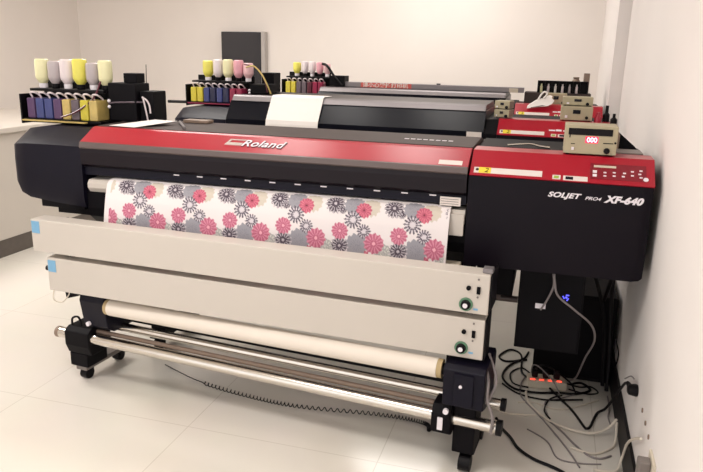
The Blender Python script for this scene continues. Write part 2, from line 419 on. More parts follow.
        LX0 = -1.676 if oy < 2 else -1.592
        B().prism([(0.0, 0.985), (-0.004, 1.0), (-0.004, 1.080), (0.078, 1.190), (0.70, 1.190), (0.72, 1.062), (0.03, 1.062), (0.03, 0.99)], LX0, -0.070).build('smoked_front_cover', 'window', t)
        B().prism([(0.070, 1.1905), (0.092, 1.216), (0.110, 1.224), (0.125, 1.224), (0.125, 1.1905)], LX0+0.01, -0.075).build('lid_bevel', 'alu', t)
        B().prism([(0.1255, 1.1905), (0.1255, 1.222), (0.60, 1.222), (0.69, 1.1905)], LX0+0.01, -0.075).build('lid_top', 'lid', t)
        B().prism([(0.0, 0.985), (-0.004, 1.070), (0.09, 1.145), (0.70, 1.145), (0.72, 1.062), (0.03, 1.062)], -0.069, 0.003).build('cover_end', 'deep', t)
        nl = MB(T); X2 = face_xf((-0.165, -0.0045, 1.046), (1, 0, 0), (0, 0, 1))
        nl.box(0, 0.085, 0, 0.032, 0, 0.001, X=X2); nl.build('small_label', 'label', t)
        # white maker marks at the right of the red panel
        q = MB(T)
        for k, wd in enumerate((0.035, 0.03, 0.012, 0.03)): q.box(0.285+k*0.038, 0.285+k*0.038+wd, 0, 0.010+0.004*(k % 2), 0, 0.001, X=XF(0, 0.05, 0))
        q.build('row_of_marks', 'print', t)
    # stand
    s = B(); s.box(0.10, 0.19, 0.16, 0.50, 0.56, 0.711, 0.004); s.build('lower_bracket', 'deep', t)
    s = B(); s.cyl((0.10, 0.30, 0.50), (0.21, 0.30, 0.50), 0.014); s.box(0.12, 0.14, 0.28, 0.32, 0.5, 0.5599); s.build('waste_hose_clip', 'grey', t)
    s = B(); s.box(-1.62, 0.02, 0.34, 0.42, 0.60, 0.68, 0.006); s.build('stand_beam', 'deep', t)
    for x in (-1.56, -0.04):
        B().box(x-0.04, x+0.04, 0.33, 0.43, 0.10, 0.699, 0.006).build('stand_leg', 'deep', t)
        ft = B().box(x-0.04, x+0.04, 0.31, 0.70, 0.055, 0.099, 0.006).build('stand_foot', 'deep', t)
        for y in (0.34, 0.66):
            B().cyl((x-0.018, y, 0.028), (x+0.018, y, 0.028), 0.028).build('caster', 'cordk', ft, smooth=True)
    return t
printer('wide_format_printer', 'nearest wide black and red printer, feeding out floral print', 0, 0, True)
printer('wide_format_printer', 'middle black printer with red right end and white sheet hanging over it', -0.017, 1.42, False)
printer('wide_format_printer', 'rearmost black printer beneath the silver bar with a red banner', -0.005, 2.84, False)

# ------------------------------------------------------------ printed media in the front printer
def s2l(c): return tuple(lin(v) for v in c)
FL = [  # x, y (metres in a tile, y down), radius, kind
    (0.068, 0.015, 0.034, 'beige'), (0.160, 0.012, 0.036, 'dark'), (0.192, 0.034, 0.016, 'dark'),
    (0.000, 0.010, 0.036, 'grey'), (0.041, 0.030, 0.028, 'hot'), (0.0, 0.070, 0.031, 'ring'), (0.118, 0.228, 0.026, 'cream'), 
    (0.047, 0.215, 0.030, 'hot'), (0.163, 0.243, 0.022, 'hot'), (0.130, 0.190, 0.033, 'lace'), (0.020, 0.168, 0.040, 'grey'),
    (0.047, 0.112, 0.025, 'ring'), (0.188, 0.176, 0.033, 'dark'), (0.186, 0.118, 0.030, 'pink'), (0.090, 0.156, 0.036, 'pink'),
    (0.212, 0.265, 0.030, 'dark'), (0.10, 0.30, 0.034, 'pink'), (0.03, 0.29, 0.03, 'ring')]
TW = 0.236
WHITE = (232, 224, 224)
def fcol(u, v):
    col = WHITE
    for (fx, fy, r, kd) in FL:
        dx = (u - fx + TW/2) % TW - TW/2; dy = v - fy
        d2 = dx*dx + dy*dy
        r = r*1.17
        if d2 > r*r*1.1: continue
        d = math.sqrt(d2)/r; a = math.atan2(dy, dx) + fx*40
        edge = 0.93 + 0.07*math.cos(12*a)
        if kd in ('ring', 'dark'): edge = 0.88 + 0.12*math.cos(14*a)
        if d > edge: continue
        pet = math.cos(14*a); band = math.cos(d*15)
        if kd == 'pink':
            c = (214, 140, 160) if (pet > 0.2 and d > 0.3) else (188, 98, 126)
            if d < 0.16: c = (236, 176, 190)
        elif kd == 'hot':
            c = (212, 118, 138) if pet > 0.3 and d > 0.3 else (186, 84, 108)
            if d < 0.14: c = (120, 40, 60)
        elif kd == 'ring':
            c = (88, 78, 92) if (pet > 0.0 and 0.30 < d) or 0.42 < d < 0.52 else (214, 206, 212)
        elif kd == 'dark':
            c = (196, 188, 194) if (pet > 0.4 and d > 0.35) or (d < 0.15) else (74, 62, 76)
        elif kd == 'grey':
            c = (152, 150, 158) if not (pet > 0.8 and d < 0.5) else (136, 134, 144)
        elif kd == 'lace':
            c = (172, 172, 170) if pet > 0.1 or band > 0.6 else (214, 212, 206)
        elif kd == 'beige':
            c = (206, 196, 182)
        else:
            c = (206, 196, 178) if pet > 0 else (226, 220, 208)
        col = c
    return col
def media():
    path = [(0.105, 0.9435), (0.02, 0.941), (-0.004, 0.936), (-0.020, 0.922), (-0.030, 0.895), (-0.040, 0.86), (-0.052, 0.80), (-0.062, 0.74), (-0.068, 0.66), (-0.070, 0.58)]
    L = [0]
    for a, b_ in zip(path, path[1:]): L.append(L[-1] + math.hypot(b_[0]-a[0], b_[1]-a[1]))
    def at(s):
        for i in range(len(path)-1):
            if s <= L[i+1] or i == len(path)-2:
                k = (s-L[i])/(L[i+1]-L[i]); return (path[i][0]+(path[i+1][0]-path[i][0])*k, path[i][1]+(path[i+1][1]-path[i][1])*k)
    x0, x1 = -1.545, -0.055
    NU, NV = 620, 150
    S = L[-1]
    me = bpy.data.meshes.new('floral_print')
    vs = []; cs = []
    for j in range(NV+1):
        s = S*j/NV; y, z = at(s)
        for i in range(NU+1):
            x = x0 + (x1-x0)*i/NU
            y2 = y + 0.0015*math.sin(x*9+s*20)*min(1, s/0.15)
            vs.append((x, y2, z))
            u = x + 0.90; v = s - 0.118
            if x - x0 < 0.022 or x1 - x < 0.008: c = WHITE
            else: c = fcol(u, v)
            cs.extend((*s2l(c), 1.0))
    fs = [(j*(NU+1)+i, j*(NU+1)+i+1, (j+1)*(NU+1)+i+1, (j+1)*(NU+1)+i) for j in range(NV) for i in range(NU)]
    base = Vector(((x0+x1)/2, -0.03, 0.58))
    me.from_pydata([Vector(v)-base for v in vs], [], fs)
    at_ = me.color_attributes.new('floral', 'FLOAT_COLOR', 'POINT'); at_.data.foreach_set('color', cs)
    me.materials.append(M['floral'])
    for p in me.polygons: p.use_smooth = True
    o = bpy.data.objects.new('printed_sheet', me); C.objects.link(o); o.location = base
    so = o.modifiers.new('thick', 'SOLIDIFY'); so.thickness = 0.0006
    tag(o, 'wide white printed sheet with pink, grey and black flowers coming out of nearest printer', 'printed sheet')
media()

# ------------------------------------------------------------ two white heater boxes in front
def heater(name, label, A, Bp, z0, z1, depth, knob, upper):
    A = Vector(A); Bp = Vector(Bp); L = (Bp-A).length; rz = math.atan2(Bp.y-A.y, Bp.x-A.x)
    t = thing(name, label, 'heater', (A.x, A.y, z0), rz, 'white heater boxes below the nearest printer')
    T = Matrix.Translation((A.x, A.y, 0)) @ Matrix.Rotation(rz, 4, 'Z')
    B = lambda: MB(T)
    B().box(0, L, 0, depth, z0, z1, 0.004).build('housing', 'white', t)
    lx = L - 0.078
    if knob:
        kb = B().cyl((lx+0.002, 0, knob[0]), (lx+0.002, -0.004, knob[0]), 0.024, n=24).build('knob_scale', 'green', t, smooth=True)
        k = B().lathe([(0.017, 0), (0.016, 0.012), (0.012, 0.015)], (0, 0, 0), 20, X=Matrix.Translation((lx+0.002, -0.004, knob[0])) @ Matrix.Rotation(PI/2, 4, 'X')).build('knob', 'cordk', t, smooth=True)
        B().cyl((lx+0.002, -0.019, knob[0]), (lx+0.002, -0.0205, knob[0]), 0.0085, n=14).build('knob_cap', 'print', k)
        B().cyl((lx+0.008, 0, knob[1]), (lx+0.008, -0.007, knob[1]), 0.008, n=14).build('pilot_light', 'deep', t, smooth=True)
        sw = B().box(lx+0.036, lx+0.048, -0.006, 0, knob[1]-0.018, knob[1]+0.008, 0.001).build('switch', 'deep', t)
        q = B(); q.box(lx+0.028, lx+0.044, -0.001, 0.0, knob[0]-0.018, knob[0]-0.011); q.build('small_print', 'tape', t)
        for dz in (0.034, -0.030):
            B().cyl((lx+0.040, 0, knob[1]+dz), (lx+0.040, -0.003, knob[1]+dz), 0.0035, n=10).build('screw', 'mgrey', t)
    zt = z1 - (0.008 if upper else 0.012)
    m = B(); m.box(0.005, 0.046, -0.002, 0.0, zt-0.052, zt, 0.0)
    lab(m.build('tape', 'tape', t), 'piece of pale blue tape')
    return t, T, L
t1, T1, L1 = heater('heater_box', 'upper long white heater box below the floral print', (-1.823, -0.180), (0.129, -0.287), 0.636, 0.779, 0.085, (0.668, 0.728), True)
for x in (0.02, L1-0.012):
    MB(T1).box(x-0.004, x+0.004, 0.086, 0.20, 0.62, 0.745, 0.001).build('bracket', 'alu', t1)
MB(T1).box(L1+0.0005, L1+0.006, 0.006, 0.16, 0.64, 0.775).build('end_plate', 'cordk', t1)
MB(T1).box(L1-0.03, L1+0.004, 0.02, 0.06, 0.7795, 0.796, 0.002).build('latch', 'alu', t1)
t2, T2, L2 = heater('heater_box', 'lower long white heater box, directly above the take-up roll', (-1.765, -0.172), (0.122, -0.275), 0.462, 0.612, 0.08, (0.500, 0.562), False)
MB(T2).box(L2+0.0005, L2+0.006, 0.006, 0.12, 0.46, 0.61).build('end_plate', 'cordk', t2)
MB(T2).cyl((-0.022, 0.02, 0.555), (0.0, 0.02, 0.555), 0.011, n=14).build('end_bolt', 'cordk', t2)
MB(T2).tube([(0.015, 0.01, 0.462), (0.018, 0.0, 0.42), (0.045, 0.02, 0.405), (0.075, 0.03, 0.44), (0.08, 0.03, 0.463)], 0.003).build('wire', 'cordw', t2)
for x in (0.10, L2-0.06):
    MB(T2).box(x-0.01, x+0.01, 0.04, 0.060, 0.6125, 0.6355).build('spacer', 'mgrey', t2)
MB(T2).prism_y([(0.055, 0.461), (0.13, 0.461), (0.125, 0.44), (0.06, 0.42)], 0.03, 0.06).build('corner_bracket', 'deep', t2)

# ------------------------------------------------------------ take-up unit
rz = math.atan2(-0.165, 1.86)
TU = Matrix.Translation((0.088, -0.215, 0)) @ Matrix.Rotation(rz, 4, 'Z')
t = thing('take_up_unit', 'black take-up stand with polished steel tubes under the heater boxes', 'take-up unit', (0.088, -0.215, 0), rz)
B = lambda: MB(TU)
LX = -1.86
# right motor unit
B().loft([[(x, y, z) for y, z in ((-0.10, 0.29), (-0.105, 0.43), (-0.085, 0.445), (0.10, 0.452), (0.12, 0.43), (0.12, 0.27), (-0.04, 0.27))] for x in (-0.085, 0.062)]).build('motor_unit', 'navy', t, bevel=0.004)
B().box(-0.045, 0.025, -0.111, -0.1055, 0.30, 0.42, 0.002).build('motor_panel', 'navy', t)
B().box(-0.083, -0.055, -0.09, 0.02, 0.225, 0.289, 0.006).build('clamp_plate', 'deep', t)
q = B(); q.loft([[(x, y, z) for y, z in ((-0.085, 0.165), (-0.085, 0.235), (-0.06, 0.268), (0.10, 0.268), (0.10, 0.15), (-0.06, 0.15))] for x in (-0.125, -0.052)]); q.build('tube_clamp', 'deep', t, bevel=0.004)
q = B(); q.box(-0.100, -0.080, -0.091, -0.0855, 0.178, 0.228, 0.002); q.build('clamp_lever', 'print', t)
B().cyl((-0.069, -0.0905, 0.262), (-0.069, -0.104, 0.262), 0.010).build('clamp_knob', 'print', t)
B().cyl((-0.02, -0.1112, 0.375), (-0.02, -0.114, 0.375), 0.006).build('indicator', 'print', t)
B().loft([[(x, y, z) for y, z in ((-0.045, 0.075), (-0.045, 0.268), (0.08, 0.268), (0.08, 0.075))] for x in (-0.05, 0.030)]).build('leg', 'deep', t, bevel=0.004)
B().box(-0.03, 0.03, -0.02, 0.24, 0.0625, 0.0745, 0.004).build('foot', 'deep', t)
for y in (-0.005, 0.21):
    c_ = B(); c_.cyl((-0.022, y-0.022*(y<0), 0.031), (0.022, y-0.022*(y<0), 0.031), 0.031, n=26); c_.box(-0.015, 0.015, y-0.010, y+0.020, 0.030, 0.062, 0.003)
    c_.build('caster', 'cordk', t, smooth=True)
# left unit
B().loft([[(x, y, z) for y, z in ((-0.06, 0.30), (-0.08, 0.42), (-0.07, 0.448), (0.10, 0.46), (0.12, 0.40), (0.12, 0.27), (-0.02, 0.27))] for x in (LX+0.13, LX+0.262)]).build('end_unit', 'navy', t, bevel=0.004)
B().cyl((LX+0.165, -0.0655, 0.31), (LX+0.165, -0.078, 0.31), 0.010).build('clamp_knob', 'print', t)
q = B(); q.loft([[(x, y, z) for y, z in ((-0.068, 0.185), (-0.068, 0.25), (-0.04, 0.268), (0.08, 0.268), (0.08, 0.14), (-0.05, 0.14))] for x in (LX+0.015, LX+0.15)]); q.build('tube_clamp', 'deep', t, bevel=0.005)
B().tube([(LX+0.03, -0.03, 0.265), (LX+0.035, -0.03, 0.30), (LX+0.07, -0.03, 0.31), (LX+0.085, -0.03, 0.27)], 0.005).build('lock_lever', 'cordk', t)
B().loft([[(x, y, z) for y, z in ((-0.05, 0.075), (-0.05, 0.14), (0.08, 0.14), (0.08, 0.075))] for x in (LX+0.02, LX+0.12)]).build('leg', 'deep', t, bevel=0.004)
B().box(LX+0.04, LX+0.10, -0.04, 0.24, 0.052, 0.0745, 0.004).build('foot', 'mgrey', t)
for y in (-0.005, 0.21):
    c_ = B(); c_.cyl((LX+0.052, y, 0.027), (LX+0.088, y, 0.027), 0.027); c_.box(LX+0.046, LX+0.094, y-0.012, y+0.020, 0.028, 0.0515, 0.003)
    c_.build('caster', 'cordk', t, smooth=True)
# tubes
fr = B().cyl((LX-0.035, -0.035, 0.222), (0.105, -0.035, 0.206), 0.0245, n=28).build('front_tube', 'steel', t, smooth=True)
B().cyl((0.1052, -0.035, 0.206), (0.125, -0.035, 0.206), 0.029, n=28).build('tube_end_cap', 'cordk', fr, smooth=True)
B().cyl((LX-0.053, -0.035, 0.222), (LX-0.0355, -0.035, 0.222), 0.0255, n=28).build('tube_end_cap', 'brown', fr, smooth=True)
bk = B().cyl((LX+0.12, 0.035, 0.272), (0.105, 0.035, 0.262), 0.019, n=24).build('rear_tube', 'steel', t, smooth=True)
B().cyl((0.1052, 0.035, 0.262), (0.123, 0.035, 0.262), 0.024, n=24).build('tube_end_cap', 'cordk', bk, smooth=True)
B().box(LX+0.15, -0.06, 0.075, 0.083, 0.284, 0.306, 0.001).build('dark_rail', 'cordk', t)
B().cyl((LX+0.15, -0.005, 0.246), (-0.06, -0.005, 0.238), 0.010, n=16).build('thin_tube', 'brown', t, smooth=True)

q = MB(TU); q.cyl((LX+0.282, -0.055, 0.400), (-0.115, -0.062, 0.408), 0.036, n=32)
rl = thing('paper_roll', 'long white paper roll held between the black take-up units', 'paper roll', TU @ Vector((-0.9, -0.058, 0.368)), rz)
q.build('paper', 'rollp', rl, smooth=True)
MB(TU).cyl((LX+0.264, -0.055, 0.400), (LX+0.2818, -0.055, 0.400), 0.0345, n=28).build('core_end', 'kraft', rl, smooth=True)
MB(TU).cyl((-0.1148, -0.062, 0.408), (-0.0965, -0.062, 0.408), 0.0345, n=28).build('core_end', 'kraft', rl, smooth=True)
MB(TU).cyl((-0.0962, -0.062, 0.408), (-0.0855, -0.062, 0.408), 0.020, n=20).build('holder_shaft', 'deep', rl, smooth=True)

# coiled cord on the floor
def catmull(P, sub):
    P = [Vector(p) for p in P]; Q = []
    for i in range(len(P)-1):
        a = P[max(i-1, 0)]; b = P[i]; c = P[i+1]; d = P[min(i+2, len(P)-1)]
        for k in range(sub):
            s = k/sub
            Q.append(0.5*((2*b) + (c-a)*s + (2*a-5*b+4*c-d)*s*s + (3*b-a-3*c+d)*s**3))
    return Q + [P[-1]]
base = catmull([(-1.416, 0.152, 0.011), (-1.171, 0.049, 0.011), (-0.893, -0.006, 0.011), (-0.652, -0.018, 0.011), (-0.307, 0.027, 0.011), (-0.12, 0.02, 0.011), (-0.085, -0.03, 0.011)], 40)
pts = []
n = len(base)
for i, p in enumerate(base[:-1]):
    d = (base[i+1]-p); 
    s = Vector((-d.y, d.x, 0)).normalized()
    for k in range(4):
        q_ = p + d*k/4; frac = (i + k/4)/n
        a = frac*2*PI*82
        amp = 0.0075 if frac > 0.18 else 0.001
        pts.append(q_ + s*math.cos(a)*amp + Vector((0, 0, 1))*math.sin(a)*amp)
tag(MB().tube(pts, 0.0022, n=5, smooth=False).build('coiled_cord', 'cordk', smooth=True), 'thin black coiled cord lying on floor beneath the steel tubes', 'cord')

# ------------------------------------------------------------ ink supply racks, bottles
def ink_rack(name, label, ox, oy, k, tanks, bottles, where, w_tank=0.385, tall=True):
    """k scales the width"""
    T = Matrix.Translation((ox, oy, 0))
    t = thing(name, label, 'ink rack', (ox, oy, 1.10), 0, 'ink racks at the left ends of the printers')
    B = lambda: MB(T)
    W = w_tank
    tr = B(); tr.box(-0.02, W+0.02, -0.03, 0.13, 1.146, 1.156, 0.002); tr.build('tray', 'cordk', t)
    lab(B().box(-0.005, W-0.05, -0.052, -0.031, 1.146, 1.152, 0.001).build('drip_strip', 'tst' if 'front' in label or 'near' in label else 'tma', t), 'ink-stained strip along the tray front')
    B().box(-0.03, -0.021, -0.03, 0.14, 1.13, 1.27, 0.002).build('side_plate', 'cordk', t)
    B().box(-0.02, W+0.02, 0.132, 0.142, 1.146, 1.33, 0.002).build('back_plate', 'cordk', t)
    B().box(-0.005, W+0.01, 0.018, 0.128, 1.284, 1.296, 0.002).build('bottle_shelf', 'cordk', t)
    n = len(tanks); p = W/n
    for i, mt in enumerate(tanks):
        x = i*p
        tk = B(); tk.box(x+0.003, x+p-0.004, -0.02, 0.075, 1.157, 1.252, 0.006)
        o = tk.build('ink_tank', mt, t)
        lab(o, {'tyl': 'yellow', 'tbl': 'blue', 'tnv': 'navy', 'tpu': 'purple', 'tma': 'magenta', 'tdr': 'dark red', 'tst': 'straw yellow', 'tgr': 'grey'}[mt] + ' ink tank')
        B().tube([(x+p*0.3, 0.01, 1.252), (x+p*0.25, 0.0, 1.275), (x+p*0.7, 0.0, 1.278), (x+p*0.8, 0.03, 1.262), (x+p*0.8, 0.04, 1.252)], 0.0045, n=6).build('tank_hose', 'clr', o, smooth=True)
    m = len(bottles)
    for i, (mt, bl, x, r, h) in enumerate(bottles):
        X = Matrix.Translation((x, 0.073, 0))
        bt = thing('ink_bottle', bl, 'bottle', (ox+x, oy+0.073, 1.297), 0, 'upturned ink bottles in the ' + where)
        z0 = 1.297
        q = MB(T); q.lathe([(r*0.5, z0+0.022), (r*0.6, z0+0.026), (r*0.95, z0+0.045), (r, z0+0.055), (r, z0+h-0.014), (r*0.93, z0+h-0.004), (r*0.75, z0+h)], (0, 0, 0), 18, X=X)
        q.build('bottle_body', mt, bt, smooth=True)
        q = MB(T); q.lathe([(r*0.55, z0), (r*0.58, z0+0.004), (r*0.58, z0+0.0215)], (0, 0, 0), 14, X=X)
        q.build('cap', 'print' if i % 2 == 0 else 'cordk', bt, smooth=True)
    return t, T, W

def place_word(i, n):
    return None
tA, TA, WA = ink_rack('ink_rack', 'large ink rack at left end of the nearest printer, with blue and straw-coloured tanks', -2.165, 0.27, 1,
    ['tpu', 'tbl', 'tbl', 'tpu', 'tst', 'tgr', 'tyl', 'tst'],
    [('pyl', 'pale yellow-topped bottle, leftmost in the nearest ink rack', 0.032, 0.034, 0.138),
     ('gbt', 'grey tinted bottle second from left in the nearest ink rack', 0.104, 0.033, 0.128),
     ('clr', 'clear white bottle just left of the bright yellow one, nearest rack', 0.175, 0.034, 0.138),
     ('ylw', 'bright yellow bottle, the strongest coloured one in the nearest rack', 0.248, 0.035, 0.142),
     ('gbt', 'greyish bottle just right of the bright yellow one, nearest rack', 0.320, 0.033, 0.125),
     ('pyl', 'cream bottle, rightmost in the nearest ink rack', 0.389, 0.033, 0.138)], 'nearest ink rack', 0.40)
# black box group to the right of rack one
MB().box(-1.738, -1.590, 0.30, 0.42, 1.160, 1.335, 0.006).build('control_box', 'deep', tA)
MB().box(-1.670, -1.60, 0.33, 0.40, 1.336, 1.380, 0.003).build('upper_box', 'deep', tA)
MB().box(-1.589, -1.515, 0.33, 0.44, 1.160, 1.300, 0.004).build('side_box', 'deep', tA)
MB().tube([(-1.735, 0.294, 1.24), (-1.70, 0.293, 1.245), (-1.62, 0.293, 1.25), (-1.57, 0.325, 1.25)], 0.004).build('hose', 'tgr', tA)
MB().tube([(-1.57, 0.325, 1.275), (-1.56, 0.32, 1.25), (-1.55, 0.32, 1.2), (-1.545, 0.322, 1.165)], 0.004).build('hose', 'clr', tA)
MB().tube([(-1.57, 0.322, 1.272), (-1.545, 0.318, 1.26), (-1.532, 0.32, 1.235), (-1.53, 0.322, 1.2)], 0.004).build('hose', 'clr', tA)
MB().tube([(-1.77, 0.294, 1.34), (-1.80, 0.27, 1.26), (-1.87, 0.235, 1.20), (-1.95, 0.225, 1.17)], 0.004).build('hose', 'tdr', tA)
MB().sphere((-1.730, 0.292, 1.252), 0.008).sphere((-1.730, 0.292, 1.225), 0.008).build('fitting', 'print', tA, smooth=True)
MB().tube([(-1.595, 0.40, 1.30), (-1.590, 0.40, 1.42)], 0.0018, smooth=False).build('antenna', 'cordk', tA)
q = MB(); q.box(-2.19, -1.74, 0.25, 0.47, 1.137, 1.1455, 0.003); q.build('support_bracket', 'deep', tA)

tB, TB, WB_ = ink_rack('ink_rack', 'ink rack on the middle printer, with yellow, blue and magenta tanks', -2.085, 1.70, 1,
    ['tyl', 'tyl', 'tbl', 'tnv', 'tbl', 'tnv', 'tma', 'tma'],
    [('ylw', 'yellow bottle, leftmost in the middle ink rack', 0.09, 0.036, 0.130),
     ('clr', 'clear white bottle beside the yellow one in the middle ink rack', 0.165, 0.033, 0.138),
     ('pyl', 'cream bottle in the middle of the middle ink rack', 0.24, 0.036, 0.140),
     ('pnk', 'deeper pink bottle in the middle ink rack', 0.317, 0.034, 0.138),
     ('pnk2', 'pale pink bottle, rightmost in the middle ink rack', 0.388, 0.034, 0.120)], 'middle ink rack', 0.385)
q = MB(); q.box(-1.655, -1.52, 1.70, 1.84, 1.2245, 1.285, 0.004); q.build('control_box', 'deep', tB)
q = MB(); q.box(-1.64, -1.55, 1.86, 1.98, 1.2245, 1.355, 0.004); q.build('upper_box', 'deep', tB)
MB().sphere((-1.655, 1.694, 1.245), 0.008).sphere((-1.655, 1.694, 1.228), 0.008).build('fitting', 'print', tB, smooth=True)
MB().tube([(-1.68, 1.70, 1.39), (-1.62, 1.69, 1.40), (-1.56, 1.68, 1.35), (-1.52, 1.68, 1.28), (-1.50, 1.69, 1.225)], 0.005).build('hose', 'tst', tB)
MB().tube([(-1.70, 1.71, 1.41), (-1.60, 1.71, 1.385), (-1.54, 1.69, 1.30), (-1.525, 1.69, 1.235)], 0.004).build('hose', 'tdr', tB)
MB().tube([(-2.28, 1.72, 1.147), (-2.09, 1.72, 1.149)], 0.010, smooth=False).build('side_arm', 'cordk', tB)
q = MB(); q.box(-2.10, -1.70, 1.68, 1.85, 1.138, 1.1455, 0.002); q.build('support_bracket', 'deep', tB)
tC, TC, WC = ink_rack('ink_rack', 'smallest looking ink rack on the rearmost printer, with yellow and red tanks', -1.965, 3.12, 1,
    ['tyl', 'tyl', 'tgr', 'tgr', 'tdr', 'tma', 'tma'],
    [('ylw', 'yellow bottle, leftmost in the rearmost ink rack', 0.075, 0.035, 0.115),
     ('clr', 'clear white bottle beside the yellow one in the rearmost ink rack', 0.148, 0.030, 0.125),
     ('clr', 'clear white bottle in the middle of the rearmost ink rack', 0.215, 0.030, 0.125),
     ('pnk', 'deeper pink bottle in the rearmost ink rack', 0.285, 0.031, 0.120),
     ('pnk2', 'pale pink bottle, rightmost in the rearmost ink rack', 0.352, 0.030, 0.11)], 'rearmost ink rack', 0.345)
q = MB(); q.box(-1.574, -1.44, 3.14, 3.27, 1.2245, 1.31, 0.004); q.build('control_box', 'deep', tC)
MB().tube([(-1.64, 3.14, 1.405), (-1.59, 3.12, 1.39), (-1.53, 3.12, 1.31), (-1.46, 3.13, 1.23)], 0.011).build('hose', 'cordk', tC)
q = MB(); q.box(-1.99, -1.60, 3.10, 3.26, 1.138, 1.1455, 0.002); q.build('support_bracket', 'deep', tC)

# ------------------------------------------------------------ beige temperature controllers
def controller(label, x, y, z, w, h, d, led=True, rz=0.0, big=False, flat=False, brown=False):
    t = thing('temperature_controller', label, 'controller', (x, y, z), rz, 'beige temperature controllers on the printers')
    T = Matrix.Translation((x, y, z)) @ Matrix.Rotation(rz, 4, 'Z')
    B = lambda: MB(T)
    B().box(0, w, 0, d, 0.004, h, 0.003).build('case', 'beige', t)
    ft = B()
    for fx in (0.015, w-0.015):
        for fy in (0.015, d-0.015): ft.cyl((fx, fy, 0), (fx, fy, 0.0042), 0.006, n=10)
    ft.build('rubber_feet', 'cordk', t)
    if brown: B().box(w, w+0.0012, 0.004, d-0.004, 0.008, h-0.004).build('side_plate', 'brown', t)
    if big:
        B().box(0.012, w-0.018, -0.003, 0, h-0.034, h-0.010, 0.001).build('top_slot', 'cordk', t)
        di = B().box(w*0.40, w*0.64, -0.002, 0, h*0.42, h*0.64, 0.001).build('display', 'led', t)
        text('digits', '000', 0.024, 'digit', di, face_xf((w*0.425, -0.0024, h*0.455), (1, 0, 0), (0, 0, 1)), 0.0003, 0.0004, 0, 1, 1, T)
        B().lathe([(0.011, 0), (0.010, 0.011), (0.007, 0.013)], (0, 0, 0), 16, X=Matrix.Translation((w*0.82, 0, h*0.18)) @ Matrix.Rotation(PI/2, 4, 'X')).build('knob', 'cordk', t, smooth=True)
        B().box(w*0.15, w*0.20, -0.006, 0, h*0.16, h*0.26, 0.001).build('switch', 'print', t)
        q = B(); q.box(w*0.13, w*0.21, -0.0012, 0, h*0.36, h*0.385); q.box(w*0.74, w*0.93, -0.0012, 0, h*0.42, h*0.45); q.box(w*0.09, w*0.11, -0.0012, 0, h*0.58, h*0.68); q.build('small_print', 'cordk', t)
        B().cyl((w*0.965, 0, h*0.46), (w*0.965, -0.003, h*0.46), 0.004, n=10).build('screw', 'cordk', t)
    else:
        di = B().box(w*0.38, w*0.62, -0.002, 0, h*0.50, h*0.78, 0.001).build('display', 'screen', t)
        B().cyl((w*0.82, 0, h*0.25), (w*0.82, -0.008, h*0.25), 0.009, n=14).build('knob', 'cordk', t)
        B().box(w*0.14, w*0.22, -0.005, 0, h*0.2, h*0.38, 0.001).build('switch', 'print', t)
    return t
controller('largest beige controller with red lit display on the nearest printer', 0.328, 0.108, 1.1518, 0.182, 0.106, 0.14, big=True, rz=0.0)
controller('beige controller with black display on the middle printer, lower of the right-hand two', -0.017+0.340, 1.575, 1.1518, 0.172, 0.080, 0.15)
controller('beige controller stacked behind and above another, right end of middle printer', 0.328, 1.62, 1.2325, 0.165, 0.050, 0.11, flat=True)
controller('small beige controller, lower of the two stacked beside middle printer seam', -0.047, 1.555, 1.1525, 0.088, 0.048, 0.085, rz=-0.25, brown=True)
controller('small beige controller, upper of the two stacked beside middle printer seam', -0.047, 1.558, 1.2015, 0.088, 0.048, 0.085, rz=-0.25, brown=True)
controller('beige controller partly hidden by the white cutter on the rearmost printer', 0.215, 3.06, 1.1418, 0.16, 0.09, 0.12)

# things at the right end of the nearest printer's top
t = thing('metal_bracket', 'dark folded metal bracket at right end of the nearest printer', 'bracket', (0.58, 0.30, 1.141))
MB().prism_y([(0.520, 1.1415), (0.618, 1.1415), (0.610, 1.148), (0.600, 1.162), (0.532, 1.218), (0.524, 1.218)], 0.375, 0.383).build('web_plate', 'deep', t)
MB().prism_y([(0.510, 1.1415), (0.538, 1.1415), (0.540, 1.205), (0.532, 1.220), (0.512, 1.228)], 0.355, 0.369).build('side_plate', 'brown', t)
tag(MB().box(0.515, 0.615, 0.21, 0.33, 1.1415, 1.156, 0.003).build('flat_tray', 'mgrey'), 'flat grey tray beside the large beige controller', 'tray')

t = thing('metal_strip', 'thin silvery strip on black holder left of the largest beige controller', 'strip', (0.16, 0.24, 1.141))
MB().box(0.055, 0.285, 0.212, 0.262, 1.1415, 1.152, 0.002).build('holder', 'deep', t)
MB().tube([(0.12, 0.235, 1.157), (0.20, 0.235, 1.166), (0.24, 0.235, 1.160), (0.28, 0.24, 1.156)], 0.004).build('strip', 'steel', t)
# metal strips and paper lying on the nearest printer
t = thing('cutting_rod', 'thin silvery rod lying on lid of the nearest printer, near left end', 'rod', (-1.35, 0.3, 1.157))
MB().tube([(-1.40, 0.36, 1.164), (-1.26, 0.16, 1.162)], 0.006, smooth=False).build('shaft', 'alu', t)
MB().box(-1.40, -1.27, 0.39, 0.45, 1.1575, 1.172, 0.003).build('holder', 'brown', t)
def sheet(name, label, pts, z, m='paper', th=0.0015, cat='paper'):
    q = MB(); q.loft([[(x, y, z+dz+th*k) for x, y, dz in pts] for k in (0, 1)])
    return tag(q.build(name, m), label, cat)
sheet('paper_sheet', 'white paper sheet lying on the nearest printer lid near its ink rack', [(-1.62, 0.13, 0.0), (-1.48, 0.11, 0.0), (-1.38, 0.30, 0.016), (-1.50, 0.31, 0.016)], 1.1565)
